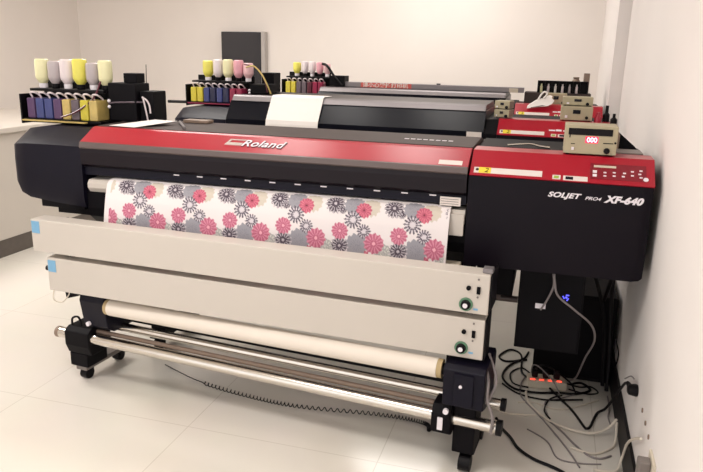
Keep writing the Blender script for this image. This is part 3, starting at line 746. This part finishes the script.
# white sheet hanging over the middle printer
q = MB()
prof = [(1.68, 1.2245), (1.55, 1.2265), (1.53, 1.2265), (1.508, 1.219), (1.490, 1.192), (1.41, 1.084), (1.403, 1.06), (1.401, 1.015)]
secs = []
for x, in [(-1.415,), (-1.075,)]:
    off = 0.0
    secs.append([(x, y-0.004, z+0.003) for y, z in prof] + [(x, y-0.0055, z+0.0045) for y, z in prof[::-1]])
q.loft(secs)
tag(q.build('paper_sheet', 'paper'), 'large white sheet hanging down over the front of the middle printer', 'paper')

# rack of small bottles behind, rearmost printer
t = thing('tool_rack', 'black rack with a row of slots at right end of the rearmost printer', 'rack', (0.33, 3.05, 1.23))
MB().box(0.05, 0.555, 3.20, 3.40, 1.142, 1.228, 0.004).build('base_box', 'dgrey', t)
MB().box(0.145, 0.528, 3.24, 3.25, 1.229, 1.315, 0.001).build('back_panel', 'cordk', t)
MB().box(0.145, 0.528, 3.20, 3.25, 1.315, 1.322, 0.001).build('top_rail', 'cordk', t)
for k in range(8):
    x = 0.145 + k*0.0537
    MB().box(x, x+0.007, 3.20, 3.239, 1.229, 1.3145, 0.001).build('divider', 'cordk', t)
for k in range(6):
    x = 0.145 + 0.0305 + k*0.0537
    n_ = ('leftmost', 'second from left', 'third from left', 'fourth from left', 'fifth from left', 'sixth from left')[k]
    lb = tag(MB().lathe([(0.009, 0), (0.011, 0.004), (0.011, 0.048), (0.006, 0.056), (0.006, 0.068)], (x, 3.222, 1.2292), 10).build('small_bottle', ['pyl', 'clr', 'paper', 'clr', 'gbt', 'clr'][k], smooth=True),
             'tiny pale bottle, %s in the black rack' % n_, 'bottle', 'tiny bottles in the black rack')
tag(MB().box(0.490, 0.535, 3.26, 3.32, 1.2285, 1.385, 0.006).build('brown_canister', 'brown', smooth=True), 'tall brownish block behind right end of the black rack', 'container')
tag(MB().lathe([(0.03, 0), (0.034, 0.02), (0.034, 0.09), (0.02, 0.11), (0.024, 0.125)], (0.435, 3.29, 1.2285), 14).build('brown_jar', 'brown', smooth=True), 'round brownish jar just left of the tall brownish block', 'jar')
# white cutter: wedge body with loop handle
def cutter():
    t = thing('hand_cutter', 'white plastic wedge-shaped cutter with loop handle on rearmost printer', 'cutter', (0.18, 2.98, 1.153), 0.0)
    def P(px, pz, y=0.0): return (px, 2.93+y, pz)
    out = [(0.088, 1.117), (0.092, 1.137), (0.150, 1.178), (0.205, 1.195), (0.245, 1.215), (0.268, 1.210), (0.262, 1.196), (0.285, 1.178), (0.272, 1.158), (0.240, 1.140), (0.150, 1.128)]
    out = [(x, z+0.004) for x, z in out]
    Y0 = 2.895
    q = MB(); q.loft([[(x, Y0 + 0.7*(z-1.15), z) for x, z in out], [(x, Y0+0.02 + 0.7*(z-1.15), z+0.004) for x, z in out]])
    q.build('blade_body', 'paper', t, bevel=0.003)
    q = MB(); q.tube([(0.165, 2.925, 1.186), (0.185, 2.94, 1.226), (0.205, 2.95, 1.246), (0.225, 2.95, 1.239), (0.222, 2.94, 1.219), (0.205, 2.925, 1.200)], 0.007)
    q.build('loop_handle', 'paper', t, smooth=True)
    q = MB(); d = [(0.115, 1.132), (0.20, 1.150), (0.225, 1.147), (0.12, 1.127)]
    q.loft([[(x, Y0-0.0015 + 0.7*(z-1.15), z) for x, z in d], [(x, Y0+0.001 + 0.7*(z-1.15), z) for x, z in d]])
    q.build('grip_marking', 'mgrey', t)
cutter()
# little bottles at right end of the middle printer
tag(MB().lathe([(0.020, 0), (0.021, 0.03), (0.010, 0.045), (0.010, 0.062)], (0.527, 1.60, 1.1415), 12).build('red_bottle', 'bred', smooth=True), 'small red bottle beside the beige controller on the middle printer', 'bottle')
tag(MB().lathe([(0.018, 0), (0.018, 0.05), (0.009, 0.06), (0.009, 0.10)], (0.572, 1.63, 1.1415), 12).build('spray_bottle', 'cordk', smooth=True), 'taller black bottle right of the small red one', 'bottle')
tag(MB().lathe([(0.018, 0), (0.018, 0.035), (0.008, 0.045), (0.008, 0.065)], (0.603, 1.50, 1.1415), 12).build('black_bottle', 'cordk', smooth=True), 'short black bottle at the far right end of the middle printer', 'bottle')

# silver bar with banner on the rearmost printer
t = thing('aluminium_bar', 'long silver bar with red lettered banner lying on the rearmost printer', 'bar', (-0.7, 3.25, 1.222))
MB().box(-1.45, 0.045, 3.16, 3.24, 1.2225, 1.262, 0.003).build('bar', 'alu', t)
bn = MB().box(-1.30, -0.865, 3.1575, 3.1598, 1.224, 1.261).build('banner', 'banner', t)
text('banner_lettering', '请小心爱护打印机', 0.041, 'label', bn, face_xf((-1.285, 3.157, 1.2285), (1, 0, 0), (0, 0, 1)), 0.0003, 0.0008, 0, 1.2, 1.0)
MB().box(-0.07, 0.0, 3.154, 3.1598, 1.2235, 1.255, 0.002).build('end_label', 'cream', t)
MB().box(-0.66, -0.63, 3.18, 3.21, 1.2625, 1.272, 0.002).build('clip', 'cordk', t)

# dark screen on the back wall
t = thing('wall_monitor', 'dark upright screen with silver edge, on back wall above middle ink rack', 'monitor', (-3.0, 4.60, 1.13))
MB().box(-3.29, -2.82, 4.53, 4.615, 1.14, 1.70, 0.006).build('screen', 'screen', t)
MB().box(-2.818, -2.775, 4.53, 4.615, 1.10, 1.705, 0.006).build('silver_side', 'bezel', t)
MB().box(-3.30, -2.82, 4.55, 4.615, 1.00, 1.139, 0.006).build('lower_case', 'cordk', t)

# ------------------------------------------------------------ under the right end
t = thing('control_cabinet', 'black metal box with tiny blue light hanging under right end of nearest printer', 'control box', (0.335, 0.25, 0.37))
MB().box(0.215, 0.460, 0.11, 0.42, 0.366, 0.709, 0.004).build('case', 'deep', t)
MB().box(0.222, 0.453, 0.106, 0.1095, 0.374, 0.700, 0.002).build('door', 'deep', t)
MB().box(0.283, 0.322, 0.1035, 0.1058, 0.543, 0.563).build('label_plate', 'print', t)
q = MB()
for k in range(3):
    X = Matrix.Translation((0.395, 0.1055, 0.600)) @ Matrix.Rotation(2*PI*k/3, 4, 'Y')
    q.box(-0.002, 0.010, -0.001, 0.001, 0.007, 0.011, X=X)
q.cyl((0.395, 0.1055, 0.600), (0.395, 0.1035, 0.600), 0.004, n=10)
q.build('blue_light', 'blueled', t)
t = thing('floor_cabinet', 'black cabinet standing on the floor against right wall beneath printers', 'cabinet', (0.48, 0.8, 0))
MB().box(0.30, 0.650, 0.66, 1.05, 0.02, 0.43, 0.006).build('case', 'deep', t)
MB().box(0.31, 0.640, 0.655, 0.6595, 0.04, 0.42, 0.002).build('front_panel', 'deep', t)
MB().box(0.31, 0.640, 0.67, 1.04, 0.0, 0.0199).build('plinth', 'cordk', t)
# dark hoses between
for i, (pts, lb) in enumerate([([(0.47, 0.60, 0.69), (0.52, 0.58, 0.58), (0.565, 0.60, 0.45), (0.60, 0.62, 0.30), (0.62, 0.60, 0.02)], 'thick black hose leaning down left of the other black hoses by wall'),
             ([(0.55, 0.55, 0.69), (0.60, 0.56, 0.60), (0.61, 0.58, 0.45), (0.63, 0.57, 0.2), (0.635, 0.55, 0.02)], 'black hose hanging closest to the right wall under the printer'),
             ([(0.62, 0.50, 0.69), (0.60, 0.52, 0.60), (0.585, 0.55, 0.5), (0.58, 0.6, 0.44)], 'short black hose crossing in front of the others by right wall')]):
    tag(MB().tube(pts, 0.009).build('hose', 'cordk', smooth=True), lb, 'hose')

# power strip
rzp = 0.12
TP = Matrix.Translation((0.287, 0.505, 0)) @ Matrix.Rotation(rzp, 4, 'Z')
t = thing('power_strip', 'white multi-socket power strip with red lights on the floor among cables', 'power strip', (0.287, 0.505, 0), rzp)
MB(TP).box(0, 0.175, 0, 0.085, 0.0, 0.036, 0.004).build('body', 'cream', t)
for k in range(4):
    MB(TP).box(0.010+k*0.04, 0.032+k*0.04, 0.012, 0.020, 0.0362, 0.041, 0.001).build('rocker', 'redled', t)
for k in range(3):
    tag(MB(TP).box(0.018+k*0.05, 0.046+k*0.05, 0.035, 0.062, 0.0375, 0.072, 0.005).build('power_plug', 'cordk'),
        'black plug, %s in the white power strip' % ('leftmost', 'middle one', 'rightmost')[k], 'plug', 'plugs in the power strip')

# cables
def cable(label, pts, r, m, name='cable', z=None):
    P = [(p[0], p[1], (r+0.001) if len(p) == 2 else p[2]) for p in pts]
    return tag(MB().tube(P, r, n=7, sub=6).build(name, m, smooth=True), label, 'cable')
cable('white cable curving over floor to the right wall, thickest and longest white one', [(0.290, 0.47), (0.281, 0.432), (0.307, 0.325), (0.406, 0.198), (0.536, 0.152, 0.012), (0.61, 0.178, 0.03), (0.648, 0.20, 0.07)], 0.0055, 'cordw')
cable('white cable looping low on the wall beneath the longest white cable', [(0.648, 0.19, 0.06), (0.640, 0.109, 0.01), (0.60, 0.045), (0.545, 0.010), (0.47, 0.03)], 0.005, 'cordw')
cable('pale thin cable on floor left of the other white cables', [(0.14, 0.26), (0.202, 0.225), (0.277, 0.233), (0.33, 0.245)], 0.004, 'cordw')
cable('white cable rising up the right wall to the lowest grey plug', [(0.55, -0.10), (0.625, -0.09, 0.008), (0.648, -0.05, 0.04), (0.650, -0.12, 0.15), (0.655, -0.24, 0.24), (0.655, -0.33, 0.292)], 0.005, 'cordw')
cable('grey cable curling across the floor in the lower right', [(0.36, 0.25), (0.434, 0.150), (0.483, 0.064), (0.535, -0.005), (0.577, -0.014), (0.62, 0.02)], 0.004, 'cordg')
cable('thick black cable bent in a V leading to black wall plug', [(0.37, 0.55), (0.413, 0.465), (0.481, 0.337), (0.525, 0.215), (0.538, 0.200), (0.553, 0.225), (0.585, 0.345), (0.620, 0.36, 0.03), (0.642, 0.25, 0.16), (0.645, 0.10, 0.28), (0.640, -0.02, 0.331)], 0.0055, 'cordk')
cable('thin grey wire lying in a bend near the power strip', [(0.381, 0.259), (0.366, 0.373), (0.43, 0.435), (0.50, 0.50), (0.545, 0.54)], 0.003, 'cordg')
cable('thick black cable from take-up unit towards the bottom of the picture', [(0.17, 0.14, 0.02), (0.190, 0.10), (0.235, 0.03), (0.271, -0.044), (0.333, -0.102), (0.425, -0.146), (0.55, -0.24)], 0.0065, 'cordk')
cable('thin grey cable from power strip out to front', [(0.27, 0.60), (0.255, 0.52), (0.262, 0.40), (0.33, 0.275), (0.39, 0.16), (0.46, 0.01), (0.50, -0.10)], 0.0035, 'cordg')
cable('thin dark grey wire hanging by right baseboard', [(0.64, 0.53), (0.640, 0.42), (0.630, 0.33), (0.635, 0.264)], 0.003, 'cordg')
cable('small black cable loop on floor behind the heater boxes', [(0.279, 0.60), (0.25, 0.66), (0.24, 0.85), (0.181, 0.90), (0.133, 0.80), (0.17, 0.75), (0.25, 0.80), (0.275, 0.90)], 0.005, 'cordk')
cable('large black cable loop on the floor around the power strip', [(0.27, 0.80), (0.22, 0.76), (0.175, 0.66), (0.169, 0.55), (0.23, 0.462), (0.33, 0.455), (0.42, 0.485), (0.50, 0.50), (0.566, 0.56), (0.53, 0.62), (0.49, 0.60)], 0.0055, 'cordk')
cable('black cable crossing the floor just in front of the power strip', [(0.17, 0.50), (0.25, 0.42), (0.36, 0.40), (0.46, 0.43), (0.53, 0.455)], 0.004, 'cordk')
cable('thin black cable zigzagging between power strip and longest white cable', [(0.44, 0.47), (0.385, 0.41), (0.365, 0.30), (0.39, 0.235)], 0.0035, 'cordk')
cable('tangled black lead draped over power strip', [(0.315, 0.55, 0.075), (0.33, 0.53, 0.11), (0.37, 0.515, 0.115), (0.42, 0.51, 0.09), (0.475, 0.51, 0.05), (0.50, 0.50, 0.01)], 0.004, 'cordk')
cable('thin grey lead draped over the power strip', [(0.30, 0.60, 0.01), (0.30, 0.56, 0.09), (0.335, 0.50, 0.11), (0.40, 0.47, 0.06), (0.43, 0.455, 0.01)], 0.003, 'cordg')
cable('long grey cable hanging from right end of the nearest printer to floor', [(0.34, 0.03, 0.712), (0.345, 0.03, 0.68), (0.362, 0.04, 0.625), (0.429, 0.07, 0.565), (0.500, 0.13, 0.49), (0.526, 0.22, 0.39), (0.512, 0.38, 0.24), (0.495, 0.52, 0.08), (0.47, 0.62, 0.01)], 0.0042, 'cordg')
cable('short grey cable hanging beside the white label of the black box', [(0.337, 0.03, 0.712), (0.342, 0.04, 0.66), (0.325, 0.08, 0.59), (0.305, 0.10, 0.54)], 0.004, 'cordg')
cable('grey cable hanging down over right take-up motor unit', [(0.128, -0.20, 0.44), (0.150, -0.300, 0.40), (0.153, -0.305, 0.33), (0.175, -0.31, 0.27), (0.172, -0.30, 0.20)], 0.0055, 'cordg')
cable('second grey cable looping beside right take-up motor unit', [(0.14, -0.20, 0.46), (0.175, -0.27, 0.40), (0.162, -0.29, 0.34), (0.145, -0.29, 0.31)], 0.005, 'cordg')
cable('black wire dangling near the right baseboard', [(0.640, 0.5, 0.30), (0.652, 0.45, 0.25), (0.650, 0.48, 0.18), (0.64, 0.52, 0.16)], 0.003, 'cordk')
cable('thin grey wire running up from black wall plug', [(0.645, 0.12, 0.29), (0.652, 0.03, 0.345), (0.652, -0.05, 0.372)], 0.0025, 'cordg')

cable('thin black cable loop beside the large loop, nearest to heater boxes', [(0.29, 0.50), (0.22, 0.52), (0.20, 0.62), (0.25, 0.70), (0.30, 0.64)], 0.0035, 'cordk')
cable('thin white cable crossing below the power strip to right', [(0.25, 0.34), (0.32, 0.36), (0.42, 0.33), (0.52, 0.40), (0.60, 0.48)], 0.003, 'cordw')
cable('thin grey wire meandering across the floor in bottom right', [(0.30, 0.12), (0.38, 0.05), (0.42, -0.06), (0.50, -0.07), (0.58, -0.05)], 0.003, 'cordg')
cable('thin black cable curled beside black floor cabinet', [(0.45, 0.60), (0.52, 0.58), (0.57, 0.60), (0.60, 0.55), (0.55, 0.52), (0.47, 0.54)], 0.0035, 'cordk')
# wall plugs and sockets on the right wall
t = thing('wall_plug', 'black plug pushed into the right wall socket', 'plug', (WX, -0.06, 0.335))
MB().loft([[(0.64-0.0, -0.030+dx, 0.335+dz) for dx, dz in ((0, -0.012), (0, 0.012), (0.0, 0.0))] , [(0.64, -0.031, 0.335)]*3][:0] or
          [[(x, -0.060+a*math.cos(2*PI*k/14)*1.3, 0.333+a*math.sin(2*PI*k/14)) for k in range(14)] for x, a in ((0.632, 0.010), (0.637, 0.018), (0.662, 0.022), (0.6675, 0.020))]).build('body', 'cordk', t, smooth=True)
MB().cyl((0.6455, -0.045, 0.333), (0.640, 0.0, 0.331), 0.012, 0.007, n=12).build('strain_relief', 'cordk', t, smooth=True)
for y, z, w_ in ((-0.216, 0.337, 'uppermost'), (-0.302, 0.336, 'middle'), (-0.385, 0.333, 'lowest')):
    tag(MB().cyl((WX-0.004, y, z), (WX, y, z), 0.008, n=14).build('round_mark', 'brown', smooth=True), 'tiny greyish pink round sticker on right wall, %s of three below black plug' % w_, 'mark')  # flat discs for small pinkish dots of unknown kind on the wall
t = thing('wall_socket', 'grey plug and socket on right wall at the bottom edge of the picture', 'socket', (WX, -0.47, 0.30))
MB().box(WX-0.008, WX, -0.56, -0.46, 0.24, 0.335, 0.002).build('plate', 'cream', t)
MB().box(WX-0.045, WX-0.0082, -0.53, -0.49, 0.26, 0.325, 0.006).build('plug', 'mgrey', t)
